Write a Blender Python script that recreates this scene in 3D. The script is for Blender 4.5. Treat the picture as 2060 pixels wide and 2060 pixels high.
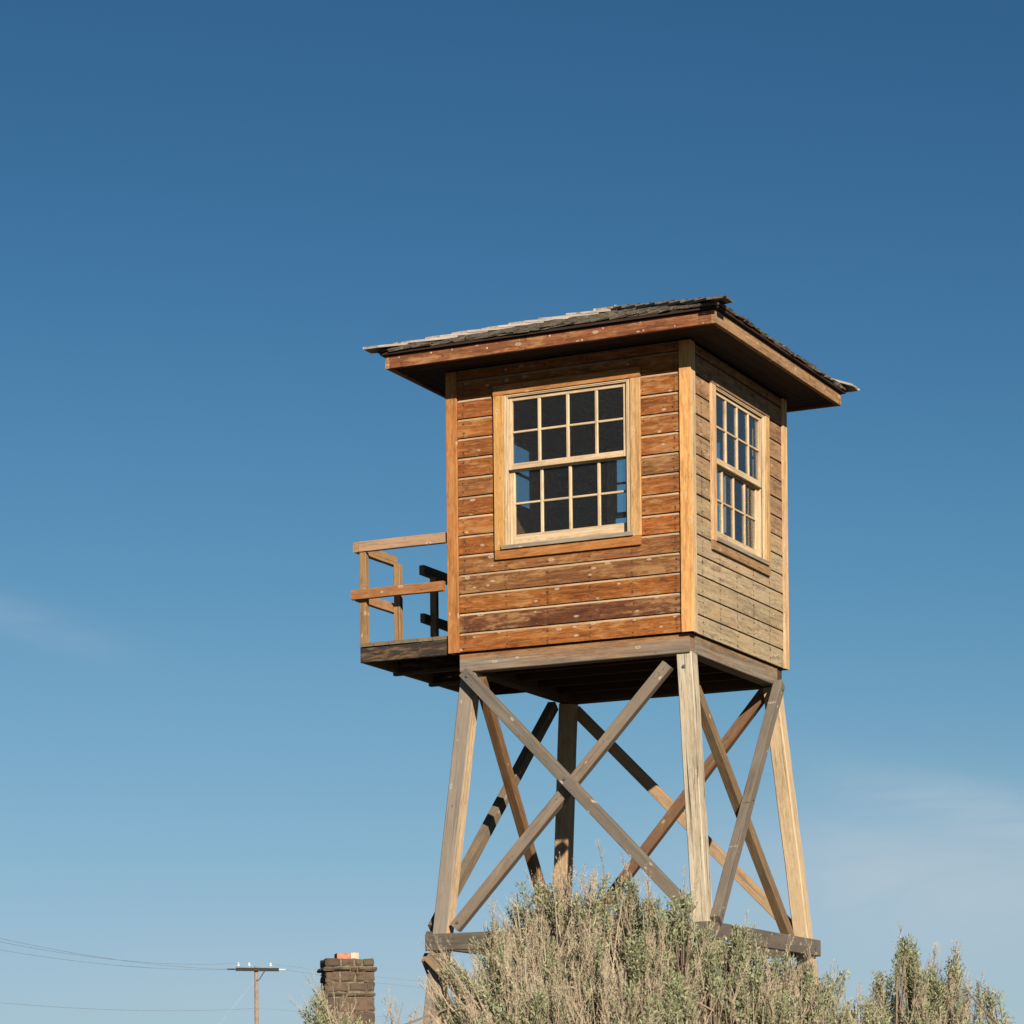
import bpy, bmesh, math, random
import numpy as np
from mathutils import Vector, Matrix
random.seed(11)
for o in list(bpy.data.objects): bpy.data.objects.remove(o)
scene = bpy.context.scene
COL = scene.collection
rad = math.radians

# ---------------------------------------------------------------- camera
EYE = 1.2                         # camera height above the ground
ZB = 4.6205 + EYE                 # underside of the cabin siding above the ground
F_PX, CY_PX, YAW, ROLL = 5969.93, 2320.44, -0.4497, -0.0102
CAM = Vector((9.9519, -24.4215, EYE))
_f = Vector((math.sin(YAW), math.cos(YAW), 0)); _r = Vector((math.cos(YAW), -math.sin(YAW), 0)); _u = Vector((0, 0, 1))
RIGHT = _r*math.cos(ROLL) + _u*math.sin(ROLL); UP = -_r*math.sin(ROLL) + _u*math.cos(ROLL); FWD = _f
cd = bpy.data.cameras.new('camera'); cam = bpy.data.objects.new('camera', cd); COL.objects.link(cam)
cam.matrix_world = Matrix(((RIGHT.x, UP.x, -FWD.x, CAM.x), (RIGHT.y, UP.y, -FWD.y, CAM.y), (RIGHT.z, UP.z, -FWD.z, CAM.z), (0, 0, 0, 1)))
cd.sensor_width = 36; cd.lens = F_PX/2060*36; cd.shift_y = (CY_PX-1030)/2060
cd.clip_start = 0.1; cd.clip_end = 20000
cd.dof.use_dof = True; cd.dof.focus_distance = 24; cd.dof.aperture_fstop = 32
scene.camera = cam
def at(px, py, d):                # a point seen at a picture position, d metres in front of the camera
    return CAM + d*(FWD + RIGHT*((px-1030)/F_PX) - UP*((py-CY_PX)/F_PX))

# ---------------------------------------------------------------- sky, sun, exposure
SUN_AZ, SUN_EL = 43.0, 23.2       # azimuth from the front wall's normal towards the right wall
w = bpy.data.worlds.new('World'); scene.world = w; w.use_nodes = True
nt = w.node_tree; nt.nodes.clear()
sky = nt.nodes.new('ShaderNodeTexSky'); sky.sky_type = 'NISHITA'; sky.sun_disc = False
sky.sun_elevation = rad(SUN_EL); sky.sun_rotation = rad(180-SUN_AZ)
sky.altitude = 1200; sky.air_density = 1.0; sky.dust_density = 0.0; sky.ozone_density = 6.0
EXPOSURE = 0.95; EXG = 2**EXPOSURE
SKY_STRENGTH = 0.05
bg = nt.nodes.new('ShaderNodeBackground'); bg.inputs['Strength'].default_value = SKY_STRENGTH
wo = nt.nodes.new('ShaderNodeOutputWorld')
def wn(k, **kw):
    x = nt.nodes.new(k)
    for a_, v_ in kw.items(): setattr(x, a_, v_)
    return x
def wl_(v, i_):
    if isinstance(v, (int, float)): i_.default_value = v
    elif isinstance(v, tuple): i_.default_value = v
    else: nt.links.new(v, i_)
def wm(op, a_, b_=0.0, clamp=False):
    x = wn('ShaderNodeMath', operation=op, use_clamp=clamp); wl_(a_, x.inputs[0]); wl_(b_, x.inputs[1]); return x.outputs[0]
# the deep, slightly hardened blue of the photograph: one tone curve over the whole sky
sp = wn('ShaderNodeSeparateColor'); nt.links.new(sky.outputs[0], sp.inputs[0]); cb_ = wn('ShaderNodeCombineColor')
CURVES = (((.094, .033), (.162, .092), (.249, .19), (.476, .36), (1, .41)), ((.212, .124), (.35, .257), (.504, .395), (.764, .52), (1, .56)), ((.471, .274), (.691, .450), (.865, .567), (.958, .622), (1, .64)))
for ch_, pts_ in enumerate(CURVES):                       # flattens at the horizon's brightness
    fc = wn('ShaderNodeFloatCurve'); cv = fc.mapping.curves[0]; cv.points[0].location = (0, 0); cv.points[1].location = pts_[-1]
    for p_ in pts_[:-1]: cv.points.new(*p_)
    fc.mapping.update(); nt.links.new(wm('MULTIPLY', sp.outputs[ch_], .1, True), fc.inputs['Value'])
    nt.links.new(wm('MULTIPLY', fc.outputs[0], 1/SKY_STRENGTH/EXG), cb_.inputs[ch_])
# thin cirrus: a few soft wisps in the sky, broken up by stretched noise
tcw = wn('ShaderNodeTexCoord')
def vdot(v):
    x = wn('ShaderNodeVectorMath', operation='DOT_PRODUCT'); nt.links.new(tcw.outputs['Generated'], x.inputs[0]); x.inputs[1].default_value = v; return x.outputs['Value']
mp = wn('ShaderNodeMapping'); mp.inputs['Scale'].default_value = (14, 14, 60); nt.links.new(tcw.outputs['Generated'], mp.inputs[0])
nz = wn('ShaderNodeTexNoise'); nz.inputs['Detail'].default_value = 6; nz.inputs['Roughness'].default_value = .62; nz.inputs['Scale'].default_value = 1.0; nz.inputs['Distortion'].default_value = .6
nt.links.new(mp.outputs[0], nz.inputs['Vector'])
nzf = wm('ADD', wm('MULTIPLY', nz.outputs['Fac'], 1.6), -.30, True)
col_ = cb_.outputs[0]
for (cpx, cpy, hw_, hh_, tilt, amt) in ((60, 1255, 170, 38, .28, .14), (-40, 1230, 120, 36, .2, .12), (1930, 1760, 450, 140, .05, .85), (2060, 1650, 320, 45, .25, .5), (1750, 1960, 900, 160, 0, .22), (640, 1990, 520, 90, 0, .10)):
    c_ = (at(cpx, cpy, 1)-CAM).normalized(); e1 = (RIGHT-UP*tilt).normalized(); e1 = (e1-c_*e1.dot(c_)).normalized(); e2 = c_.cross(e1)
    q_ = wm('ADD', wm('POWER', wm('ABSOLUTE', wm('MULTIPLY', vdot(tuple(e1)), F_PX/hw_)), 2.0), wm('POWER', wm('ABSOLUTE', wm('MULTIPLY', vdot(tuple(e2)), F_PX/hh_)), 2.0))
    front = wm('GREATER_THAN', vdot(tuple(c_)), 0.0)
    msk = wm('MULTIPLY', wm('MULTIPLY', wm('POWER', 2.71828, wm('MULTIPLY', q_, -1.0)), front), wm('MULTIPLY', nzf if hw_ < 400 else wm('ADD', wm('MULTIPLY', nzf, .45), .30), amt))
    mxw = wn('ShaderNodeMix', data_type='RGBA'); nt.links.new(msk, mxw.inputs[0]); nt.links.new(col_, mxw.inputs[6]); mxw.inputs[7].default_value = (.62/SKY_STRENGTH/EXG, .64/SKY_STRENGTH/EXG, .68/SKY_STRENGTH/EXG, 1)
    col_ = mxw.outputs[2]
nt.links.new(col_, bg.inputs['Color']); nt.links.new(bg.outputs[0], wo.inputs[0])
sd = bpy.data.lights.new('sun', 'SUN'); sun = bpy.data.objects.new('sun', sd); COL.objects.link(sun)
sd.energy = 5.0; sd.angle = rad(0.53); sd.color = (1.0, 0.89, 0.745)
tosun = Vector((math.sin(rad(SUN_AZ))*math.cos(rad(SUN_EL)), -math.cos(rad(SUN_AZ))*math.cos(rad(SUN_EL)), math.sin(rad(SUN_EL))))
sun.rotation_euler = tosun.to_track_quat('Z', 'Y').to_euler(); sun.location = (20, -20, 30)
scene.render.engine = 'CYCLES'
vs = scene.view_settings; vs.view_transform = 'Standard'; vs.look = 'None'; vs.exposure = EXPOSURE; vs.gamma = 1; vs.use_curve_mapping = False

# ---------------------------------------------------------------- node helpers
class NB:
    def __init__(s, name):
        s.m = bpy.data.materials.new(name); s.m.use_nodes = True; s.t = s.m.node_tree; s.t.nodes.clear()
        s.out = s.n('ShaderNodeOutputMaterial'); s.b = s.n('ShaderNodeBsdfPrincipled'); s.l(s.b.outputs[0], s.out.inputs[0])
    def n(s, k, **kw):
        x = s.t.nodes.new(k)
        for a, v in kw.items(): setattr(x, a, v)
        return x
    def l(s, a, b): s.t.links.new(a, b)
    def put(s, x, i, v):
        if hasattr(v, 'is_linked') or isinstance(v, bpy.types.NodeSocket): s.l(v, x.inputs[i])
        else: x.inputs[i].default_value = v
    def math(s, op, a, b=0.0, clamp=False):
        x = s.n('ShaderNodeMath', operation=op); x.use_clamp = clamp; s.put(x, 0, a); s.put(x, 1, b); return x.outputs[0]
    def vmul(s, a, v):
        x = s.n('ShaderNodeVectorMath', operation='MULTIPLY'); s.put(x, 0, a); s.put(x, 1, v); return x.outputs[0]
    def vadd(s, a, v):
        x = s.n('ShaderNodeVectorMath', operation='ADD'); s.put(x, 0, a); s.put(x, 1, v); return x.outputs[0]
    def noise(s, v, scale=1, detail=4, rough=.55, dist=0):
        x = s.n('ShaderNodeTexNoise'); s.l(v, x.inputs['Vector']); x.inputs['Scale'].default_value = scale
        x.inputs['Detail'].default_value = detail; x.inputs['Roughness'].default_value = rough; x.inputs['Distortion'].default_value = dist
        return x.outputs['Fac']
    def ramp(s, f, a, b, lo=0.0, hi=1.0):
        x = s.n('ShaderNodeMapRange'); s.put(x, 0, f); x.inputs[1].default_value = a; x.inputs[2].default_value = b
        x.inputs[3].default_value = lo; x.inputs[4].default_value = hi; return x.outputs[0]
    def mix(s, f, a, b, mode='MIX'):
        x = s.n('ShaderNodeMix', data_type='RGBA', blend_type=mode); s.put(x, 0, f)
        for i, v in ((6, a), (7, b)):
            if isinstance(v, tuple): x.inputs[i].default_value = v+(1,) if len(v) == 3 else v
            else: s.l(v, x.inputs[i])
        return x.outputs[2]
    def bump(s, h, dist=.002, strength=.6):
        x = s.n('ShaderNodeBump'); x.inputs['Strength'].default_value = strength; x.inputs['Distance'].default_value = dist
        s.l(h, x.inputs['Height']); s.l(x.outputs[0], s.b.inputs['Normal'])

def wood(name, figure=1.0, knots=1.0, cracks=0.0, grey=1.0, rough=.8, pale=None, raw=False, darkwood=False, lower=False, soft=0.0, wear=0.0, stains=False):
    """Grain along the object's local X.  Base colour = the object's colour, its alpha = how far it has greyed."""
    k = NB(name); tc = k.n('ShaderNodeTexCoord'); oi = k.n('ShaderNodeObjectInfo')
    cx = k.n('ShaderNodeCombineXYZ'); r = oi.outputs['Random']
    k.l(k.math('MULTIPLY', r, 37.3), cx.inputs[0]); k.l(k.math('MULTIPLY', r, 91.7), cx.inputs[1]); k.l(k.math('MULTIPLY', r, 53.1), cx.inputs[2])
    p = k.vadd(tc.outputs['Object'], cx.outputs[0])
    fine = k.noise(k.vmul(p, (3.2, 85, 85)), 1, 5, .65)
    streak = k.noise(k.vmul(p, (1.3, 27, 27)), 1, 5, .68, .5)
    low = k.noise(k.vmul(p, (1.3, 9, 9)), 1, 2.5, .55, .4)
    rings = k.ramp(k.math('SINE', k.math('MULTIPLY', low, 95.0)), .35, 1.0)
    rings = k.math('MULTIPLY', rings, k.ramp(k.noise(k.vmul(p, (3, 14, 14)), 1, 3, .6), .40, .62))
    blot = k.noise(k.vmul(p, (3.0, 9, 9)), 1, 5, .65)
    base = oi.outputs['Color'] if pale is None else None
    if pale is not None:
        rgb = k.n('ShaderNodeRGB'); rgb.outputs[0].default_value = pale+(1,); base = rgb.outputs[0]
    dark = k.mix(1.0, base, (.38, .30, .25), 'MULTIPLY')
    light = k.mix(.16, k.mix(1.0, base, (1.5, 1.5, 1.45), 'MULTIPLY'), (.72, .50, .29)) if not darkwood else k.mix(1.0, base, (1.3, 1.3, 1.3), 'MULTIPLY')
    c = k.mix(k.ramp(streak, .30, .56, .25+.5*soft, 1.0), dark, base)
    c = k.mix(k.math('MULTIPLY', k.ramp(fine, .54, .70), .55), c, light)
    if figure:
        c = k.mix(k.math('MULTIPLY', rings, .60*figure), c, light)
        c = k.mix(k.math('MULTIPLY', k.ramp(fine, .46, .30), .55*figure), c, dark)
    c = k.mix(k.math('MULTIPLY', k.ramp(blot, .50, .72), .40), c, dark)
    spk = k.noise(k.vmul(p, (13, 38, 38)), 1, 5, .75, .4)
    c = k.mix(k.math('MULTIPLY', k.ramp(spk, .55, .70), .55), c, dark)
    c = k.mix(k.math('MULTIPLY', k.ramp(spk, .43, .30), .45), c, light)
    if wear:
        wn1 = k.noise(k.vmul(p, (5.5, 26, 26)), 1, 6, .72, .5); wn2 = k.noise(k.vmul(p, (1.3, 6, 6)), 1, 3, .6)
        wf = k.math('MULTIPLY', k.ramp(k.math('ADD', wn1, k.math('MULTIPLY', k.math('SUBTRACT', wn2, .5), .55)), .52, .64), wear)
        c = k.mix(wf, c, k.mix(.42, (.62, .38, .16), base))
        df = k.math('MULTIPLY', k.ramp(k.math('SUBTRACT', k.noise(k.vmul(p, (7, 40, 40)), 1, 5, .7, .3), k.math('MULTIPLY', k.math('SUBTRACT', wn2, .5), .5)), .54, .66), wear)
        c = k.mix(df, c, k.mix(1.0, base, (.32, .26, .22), 'MULTIPLY'))
    # silvery weathering
    if not raw:
        g = k.ramp(k.noise(k.vmul(p, (1.4, 12, 12)), 1, 5, .65), .30, .72)
        gf = k.math('MULTIPLY', k.math('ADD', k.math('MULTIPLY', g, .9), .28, True), oi.outputs['Alpha'] if grey else 0.0, True)
        gs = k.math('ADD', k.math('MULTIPLY', streak, 1-.55*soft), k.math('MULTIPLY', k.noise(k.vmul(p, (1.6, 5, 5)), 1, 5, .6), .55*soft))
        gc = k.mix(k.ramp(gs, .3, .7), (.105, .095, .08), (.36, .325, .27))
        if lower:
            sx = k.n('ShaderNodeSeparateXYZ'); k.l(tc.outputs['Object'], sx.inputs[0])
            gf = k.math('MULTIPLY', gf, k.ramp(k.math('ADD', sx.outputs[1], k.math('MULTIPLY', k.math('SUBTRACT', blot, .5), .10)), .055, .0, .1, 1.0))
        c = k.mix(gf, c, gc if lower else k.mix(.45, gc, base))
    if stains:
        ge = k.n('ShaderNodeNewGeometry'); sx2 = k.n('ShaderNodeSeparateXYZ'); k.l(ge.outputs['Position'], sx2.inputs[0])
        q = k.math('DIVIDE', k.math('ADD', k.math('ADD', sx2.outputs[0], sx2.outputs[1]), 2.25), .42)
        q = k.math('ADD', q, k.math('MULTIPLY', k.math('SUBTRACT', k.noise(k.vmul(p, (40, 40, 40)), 1, 2, .5), .5), .06))
        dd = k.math('ABSOLUTE', k.math('SUBTRACT', k.math('FRACT', k.math('ADD', q, .5)), .5))
        sm = k.math('MULTIPLY', k.ramp(dd, .045, .008), k.ramp(k.noise(k.vmul(p, (9, 22, 22)), 1, 3, .6), .46, .66))
        c = k.mix(k.math('MULTIPLY', sm, .7), c, (.055, .032, .020))
    hgt = k.math('ADD', k.math('MULTIPLY', fine, .5), k.math('MULTIPLY', streak, 1.0))
    if knots:
        v = k.n('ShaderNodeTexVoronoi', feature='F1', voronoi_dimensions='2D'); k.l(k.vmul(p, (5.0, 11.0, 1.0)), v.inputs['Vector']); v.inputs['Scale'].default_value = 1.0
        sep = k.n('ShaderNodeSeparateColor'); k.l(v.outputs['Color'], sep.inputs[0])
        warp = k.math('ADD', v.outputs['Distance'], k.math('ADD', k.math('MULTIPLY', k.math('SUBTRACT', blot, .5), .30), k.math('MULTIPLY', sep.outputs[2], .06)))
        on = k.math('GREATER_THAN', sep.outputs[0], 1-.40*knots)
        halo = k.math('MULTIPLY', k.ramp(warp, .17, .07), on); core = k.math('MULTIPLY', k.ramp(warp, .075, .045), on)
        palek = k.math('MULTIPLY', halo, k.math('MULTIPLY', k.math('GREATER_THAN', sep.outputs[1], .35), .78))
        c = k.mix(palek, c, (.72, .58, .43)); c = k.mix(k.math('MULTIPLY', core, .7), c, k.mix(k.math('GREATER_THAN', sep.outputs[2], .5), (.10, .045, .022), (.34, .20, .11)))
    if cracks:
        cr = k.noise(k.vmul(p, (1.6, 48, 48)), 1, 4, .55, .3)
        cm = k.math('MULTIPLY', k.math('MULTIPLY', k.ramp(cr, .42, .35), k.ramp(k.noise(k.vmul(p, (1.1, 6, 6)), 1, 2, .5), .36, .54)), cracks)
        c = k.mix(cm, c, (.06, .045, .032)); hgt = k.math('SUBTRACT', hgt, k.math('MULTIPLY', cm, 3.0))
        st = k.ramp(k.noise(k.vmul(p, (9, 16, 16)), 1, 4, .7), .68, .78)
        c = k.mix(k.math('MULTIPLY', st, .5*cracks), c, (.14, .055, .02))
    c = k.mix(1.0, c, (.60, .59, .58), 'MULTIPLY')
    k.l(c, k.b.inputs['Base Color']); k.b.inputs['Roughness'].default_value = rough; k.b.inputs['Specular IOR Level'].default_value = .25
    k.bump(hgt, .0022, .7)
    return k.m

M = {}
M['siding'] = wood('siding wood', 1.0, 1.0, wear=.72, stains=True)
M['edge'] = wood('raw board edge', .2, 0, raw=True, pale=(.58, .42, .26))
M['trim'] = wood('trim wood', .5, .55, wear=.5)
M['timber'] = wood('timber', .1, .7, .35, soft=1.0, wear=.35)
M['cracked'] = wood('cracked timber', .2, .6, 1.0, wear=.4)
M['sash'] = wood('pale sash wood', .12, 0, 0, raw=True, rough=.6)
M['shingle'] = wood('shingle wood', .2, 0, .8)
M['inside'] = wood('interior wood', .4, 0, darkwood=True)
M['beam'] = wood('weathered beam', .5, .7, .4, lower=True, wear=.6)

def plain(name, col, rough=.8, vary=.25, scale=6, metal=0, col2=None, bump=0):
    k = NB(name); tc = k.n('ShaderNodeTexCoord'); oi = k.n('ShaderNodeObjectInfo')
    cx = k.n('ShaderNodeCombineXYZ'); k.l(k.math('MULTIPLY', oi.outputs['Random'], 41.0), cx.inputs[0])
    p = k.vadd(tc.outputs['Object'], cx.outputs[0]); n = k.noise(p, scale, 6, .65)
    c2 = col2 or tuple(x*(1-vary*1.6) for x in col)
    c = k.mix(k.ramp(n, .35, .65), c2, tuple(min(1, x*(1+vary*.5)) for x in col))
    c = k.mix(1.0, c, (.57, .57, .57), 'MULTIPLY')
    k.l(c, k.b.inputs['Base Color']); k.b.inputs['Roughness'].default_value = rough; k.b.inputs['Metallic'].default_value = metal
    if bump: k.bump(n, bump, .8)
    return k.m
M['nail'] = plain('rusty nail', (.05, .035, .028), .7)
M['pitch'] = plain('dried pitch', (.62, .52, .42), .6)
M['bolt'] = plain('galvanised bolt', (.28, .29, .30), .45, .2, 20, .6)
M['soil'] = plain('dry soil', (.085, .072, .050), .95, .3, .35, bump=.02)
M['ceramic'] = plain('white ceramic', (.75, .73, .70), .3, .05)
M['wire'] = plain('weathered wire', (.58, .59, .60), .5)
M['tar'] = plain('tarred wood', (.035, .033, .03), .8)
M['brick'] = plain('orange brick', (.62, .25, .14), .85, .2, 12)
M['firebrick'] = plain('pale brick', (.72, .58, .40), .85, .15, 12)
M['mortar'] = plain('mortar', (.24, .195, .125), .95, .3, 14, bump=.006)
M['wpole'] = plain('pole wood', (.42, .30, .20), .9, .2, 3)

def glass_mat():
    k = NB('window glass'); t = k.t
    tr = k.n('ShaderNodeBsdfTransparent'); tr.inputs[0].default_value = (.90, .93, .92, 1)
    gl = k.n('ShaderNodeBsdfGlossy'); gl.inputs['Roughness'].default_value = .02; gl.inputs[0].default_value = (.95, .97, 1, 1)
    fr = k.n('ShaderNodeFresnel'); fr.inputs[0].default_value = 1.5
    mx = k.n('ShaderNodeMixShader'); k.l(k.math('MULTIPLY', fr.outputs[0], .42, True), mx.inputs[0]); k.l(tr.outputs[0], mx.inputs[1]); k.l(gl.outputs[0], mx.inputs[2])
    df = k.n('ShaderNodeBsdfDiffuse'); df.inputs[0].default_value = (.34, .32, .28, 1)
    tc = k.n('ShaderNodeTexCoord'); oi = k.n('ShaderNodeObjectInfo'); cx = k.n('ShaderNodeCombineXYZ'); k.l(k.math('MULTIPLY', oi.outputs['Random'], 17.0), cx.inputs[0])
    p = k.vadd(tc.outputs['Object'], cx.outputs[0])
    d = k.math('ADD', k.math('MULTIPLY', k.ramp(k.noise(p, 70, 5, .75), .5, .75), .06), k.math('MULTIPLY', k.ramp(k.noise(p, 160, 2, .5), .68, .76), .40))
    d = k.math('ADD', d, .012)
    m2 = k.n('ShaderNodeMixShader'); k.l(d, m2.inputs[0]); k.l(mx.outputs[0], m2.inputs[1]); k.l(df.outputs[0], m2.inputs[2])
    k.l(m2.outputs[0], k.out.inputs[0]); t.nodes.remove(k.b); return k.m
M['glass'] = glass_mat()

def stone_mat():
    k = NB('lava stone'); tc = k.n('ShaderNodeTexCoord'); oi = k.n('ShaderNodeObjectInfo')
    cx = k.n('ShaderNodeCombineXYZ'); k.l(k.math('MULTIPLY', oi.outputs['Random'], 41.0), cx.inputs[0])
    p = k.vadd(tc.outputs['Object'], cx.outputs[0]); n = k.noise(p, 7, 8, .7); n2 = k.noise(p, 40, 4, .7)
    c = k.mix(k.ramp(oi.outputs['Random'], .2, .8), (.085, .057, .036), (.15, .10, .062))
    c = k.mix(k.ramp(n, .45, .7), c, (.055, .038, .030)); c = k.mix(k.math('MULTIPLY', k.ramp(n2, .6, .75), .5), c, (.22, .17, .12)); c = k.mix(1.0, c, (.72, .72, .72), 'MULTIPLY')
    k.l(c, k.b.inputs['Base Color']); k.b.inputs['Roughness'].default_value = .95; k.bump(k.math('ADD', n, n2), .02, .9); return k.m
M['stone'] = stone_mat()

def plant_mat(name, c1, c2, c3, trans=.25):
    k = NB(name); g = k.n('ShaderNodeNewGeometry'); r = g.outputs['Random Per Island']
    tc = k.n('ShaderNodeTexCoord'); n = k.noise(tc.outputs['Object'], 9, 3, .6)
    c = k.mix(k.ramp(r, .1, .9), c1, c2); c = k.mix(k.ramp(n, .45, .68), c, c3); c = k.mix(1.0, c, (.61, .60, .58), 'MULTIPLY')
    k.l(c, k.b.inputs['Base Color']); k.b.inputs['Roughness'].default_value = .75; k.b.inputs['Specular IOR Level'].default_value = .2
    if trans:
        tl = k.n('ShaderNodeBsdfTranslucent'); k.l(c, tl.inputs[0]); mx = k.n('ShaderNodeMixShader'); mx.inputs[0].default_value = trans
        k.l(k.b.outputs[0], mx.inputs[1]); k.l(tl.outputs[0], mx.inputs[2]); k.l(mx.outputs[0], k.out.inputs[0])
    return k.m
M['leaf'] = plant_mat('sage leaf', (.26, .315, .165), (.64, .66, .42), (.42, .45, .26))
M['stalk'] = plant_mat('dry seed stalk', (.49, .405, .29), (.74, .63, .47), (.60, .50, .37), .2)
M['bark'] = plant_mat('sage bark', (.17, .12, .085), (.33, .25, .185), (.24, .18, .13), 0)

# ---------------------------------------------------------------- object helpers
WM = {}
def tag(o, label, cat, group=None, kind=None):
    if label: o['label'] = label
    if cat: o['category'] = cat
    if group: o['group'] = group
    if kind: o['kind'] = kind
    return o
def empty(name, loc, parent=None):
    o = bpy.data.objects.new(name, None); COL.objects.link(o); o.empty_display_size = .3
    place(o, Matrix.Translation(Vector(loc)), parent); return o
def place(o, mw, parent=None):
    WM[o.name] = mw
    if parent is not None:
        o.parent = parent; o.matrix_basis = WM[parent.name].inverted() @ mw
    else: o.matrix_basis = mw
def obj(name, verts, faces, mats, parent=None, mw=None, color=None, midx=None, smooth=False):
    me = bpy.data.meshes.new(name); me.from_pydata(verts, [], faces); me.validate()
    for m in (mats if isinstance(mats, (list, tuple)) else [mats]): me.materials.append(m)
    if midx is not None: me.polygons.foreach_set('material_index', midx)
    if smooth: me.polygons.foreach_set('use_smooth', [True]*len(me.polygons))
    o = bpy.data.objects.new(name, me); COL.objects.link(o)
    place(o, mw if mw is not None else Matrix.Identity(4), parent)
    if color: o.color = color
    return o
def frame(p0, p1, wdir):
    x = (Vector(p1)-Vector(p0)).normalized(); y = Vector(wdir); y = (y - x*y.dot(x)).normalized(); z = x.cross(y)
    c = (Vector(p0)+Vector(p1))/2
    return Matrix(((x.x, y.x, z.x, c.x), (x.y, y.y, z.y, c.y), (x.z, y.z, z.z, c.z), (0, 0, 0, 1)))
def boxgeo(L, w_, t, bev=.003, seg=1, wob=0.0, cut=None):
    """Chamfered bar along X, w_ in Y, t in Z, with seg sections that wander by wob."""
    h, k = w_/2, t/2; b = min(bev, h*.4, k*.4)
    prof = [(-h+b, -k), (h-b, -k), (h, -k+b), (h, k-b), (h-b, k), (-h+b, k), (-h, k-b), (-h, -k+b)]
    V = []; Fc = []
    for i in range(seg+1):
        x = -L/2+L*i/seg; jy, jz = (random.uniform(-wob, wob), random.uniform(-wob, wob)) if 0 < i < seg else (0, 0)
        for (y, z) in prof:
            sx = 0
            if cut and i in (0, seg): sx = (cut[0] if i == 0 else cut[1])*y
            V.append((x+sx, y+jy, z+jz))
    for i in range(seg):
        for j in range(8):
            a, c = i*8+j, i*8+(j+1) % 8; Fc.append((a, c, c+8, a+8))
    Fc.append(tuple(range(7, -1, -1))); Fc.append(tuple(range(seg*8, seg*8+8)))
    return V, Fc
def board(name, parent, p0, p1, wdir, width, thick, color, mat='trim', bev=.003, seg=1, wob=0, cut=None, faces2=None):
    """faces2: {local profile side: material}; sides 'y-','y+','z-','z+'."""
    L = (Vector(p1)-Vector(p0)).length
    V, Fc = boxgeo(L, width, thick, bev, seg, wob, cut); mats = [M[mat]]; mi = None
    if faces2:
        side = {'z-': 0, 'y+': 2, 'z+': 4, 'y-': 6}; mi = [0]*len(Fc)
        for s_, m_ in faces2.items():
            mats.append(M[m_])
            for i in range(seg): mi[i*8+side[s_]] = len(mats)-1
    return obj(name, V, Fc, mats, parent, frame(p0, p1, wdir), color, mi)
def vary(c, a=0.0, v=.18, hue=.06):
    f = random.uniform(1-v, 1+v)
    return (c[0]*f*random.uniform(1-hue, 1+hue), c[1]*f, c[2]*f*random.uniform(1-hue, 1+hue), max(0, min(1, a)))
def cyl(p0, p1, r0, r1=None, n=8):
    p0, p1 = Vector(p0), Vector(p1); r1 = r0 if r1 is None else r1
    d = (p1-p0).normalized(); a = d.orthogonal().normalized(); b = d.cross(a)
    V = []; 
    for p, r in ((p0, r0), (p1, r1)):
        for i in range(n):
            t = 2*math.pi*i/n; V.append(tuple(p+a*(math.cos(t)*r)+b*(math.sin(t)*r)))
    Fc = [(i, (i+1) % n, n+(i+1) % n, n+i) for i in range(n)] + [tuple(range(n-1, -1, -1)), tuple(range(n, 2*n))]
    return V, Fc
def merge(parts):
    V = []; Fc = []
    for v, f in parts:
        o = len(V); V += list(v); Fc += [tuple(i+o for i in q) for q in f]
    return V, Fc

# ---------------------------------------------------------------- ground
G = 9000
gv = []; gf = []
gr = [-G, -2500, -600, -200, -80]+[i*6-60 for i in range(21)]+[80, 200, 600, 2500, G]
for i, y in enumerate(gr):
    for j, x in enumerate(gr):
        amp = .12 if max(abs(x), abs(y)) < 60 else (0.6 if max(abs(x), abs(y)) < 700 else 2.0)
        gv.append((x, y, random.uniform(-amp, 0)))
n_ = len(gr)
for i in range(n_-1):
    for j in range(n_-1): gf.append((i*n_+j, i*n_+j+1, (i+1)*n_+j+1, (i+1)*n_+j))
tag(obj('ground', gv, gf, M['soil'], smooth=True), None, None, kind='structure')

# ================================================================ the watchtower
W = 2.44
CX, CYC = -W/2, W/2
tower = empty('watchtower', (CX, CYC, 0))
tag(tower, 'wooden lookout tower with a windowed orange cabin and hip roof on splayed braced legs', 'watchtower')
def Z(z): return z+ZB

ORANGE = (.345, .108, .017); TANW = (.52, .41, .25); HONEY = (.80, .45, .155); CREAM = (.74, .57, .36); BROWN = (.22, .085, .03)
WALLS = {'front': (Vector((CX, 0, 0)), Vector((1, 0, 0)), Vector((0, -1, 0))),
         'right': (Vector((0, CYC, 0)), Vector((0, 1, 0)), Vector((1, 0, 0))),
         'back': (Vector((CX, W, 0)), Vector((-1, 0, 0)), Vector((0, 1, 0))),
         'left': (Vector((-W, CYC, 0)), Vector((0, -1, 0)), Vector((-1, 0, 0)))}
def wp(wl, u, o, z):
    c, U, O = WALLS[wl]; return c + U*u + O*o + Vector((0, 0, Z(z)))
HW = W/2
CB = .112                 # corner board width
EXPO = .179; NB_ = 15
WIN = dict(cas=.73, inn=.629, zb=.812, zt=2.405)
DOOR = dict(cas=.55, zb=-.2, zt=2.36, cu=-.155)     # opening centre along u of the left wall

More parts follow.
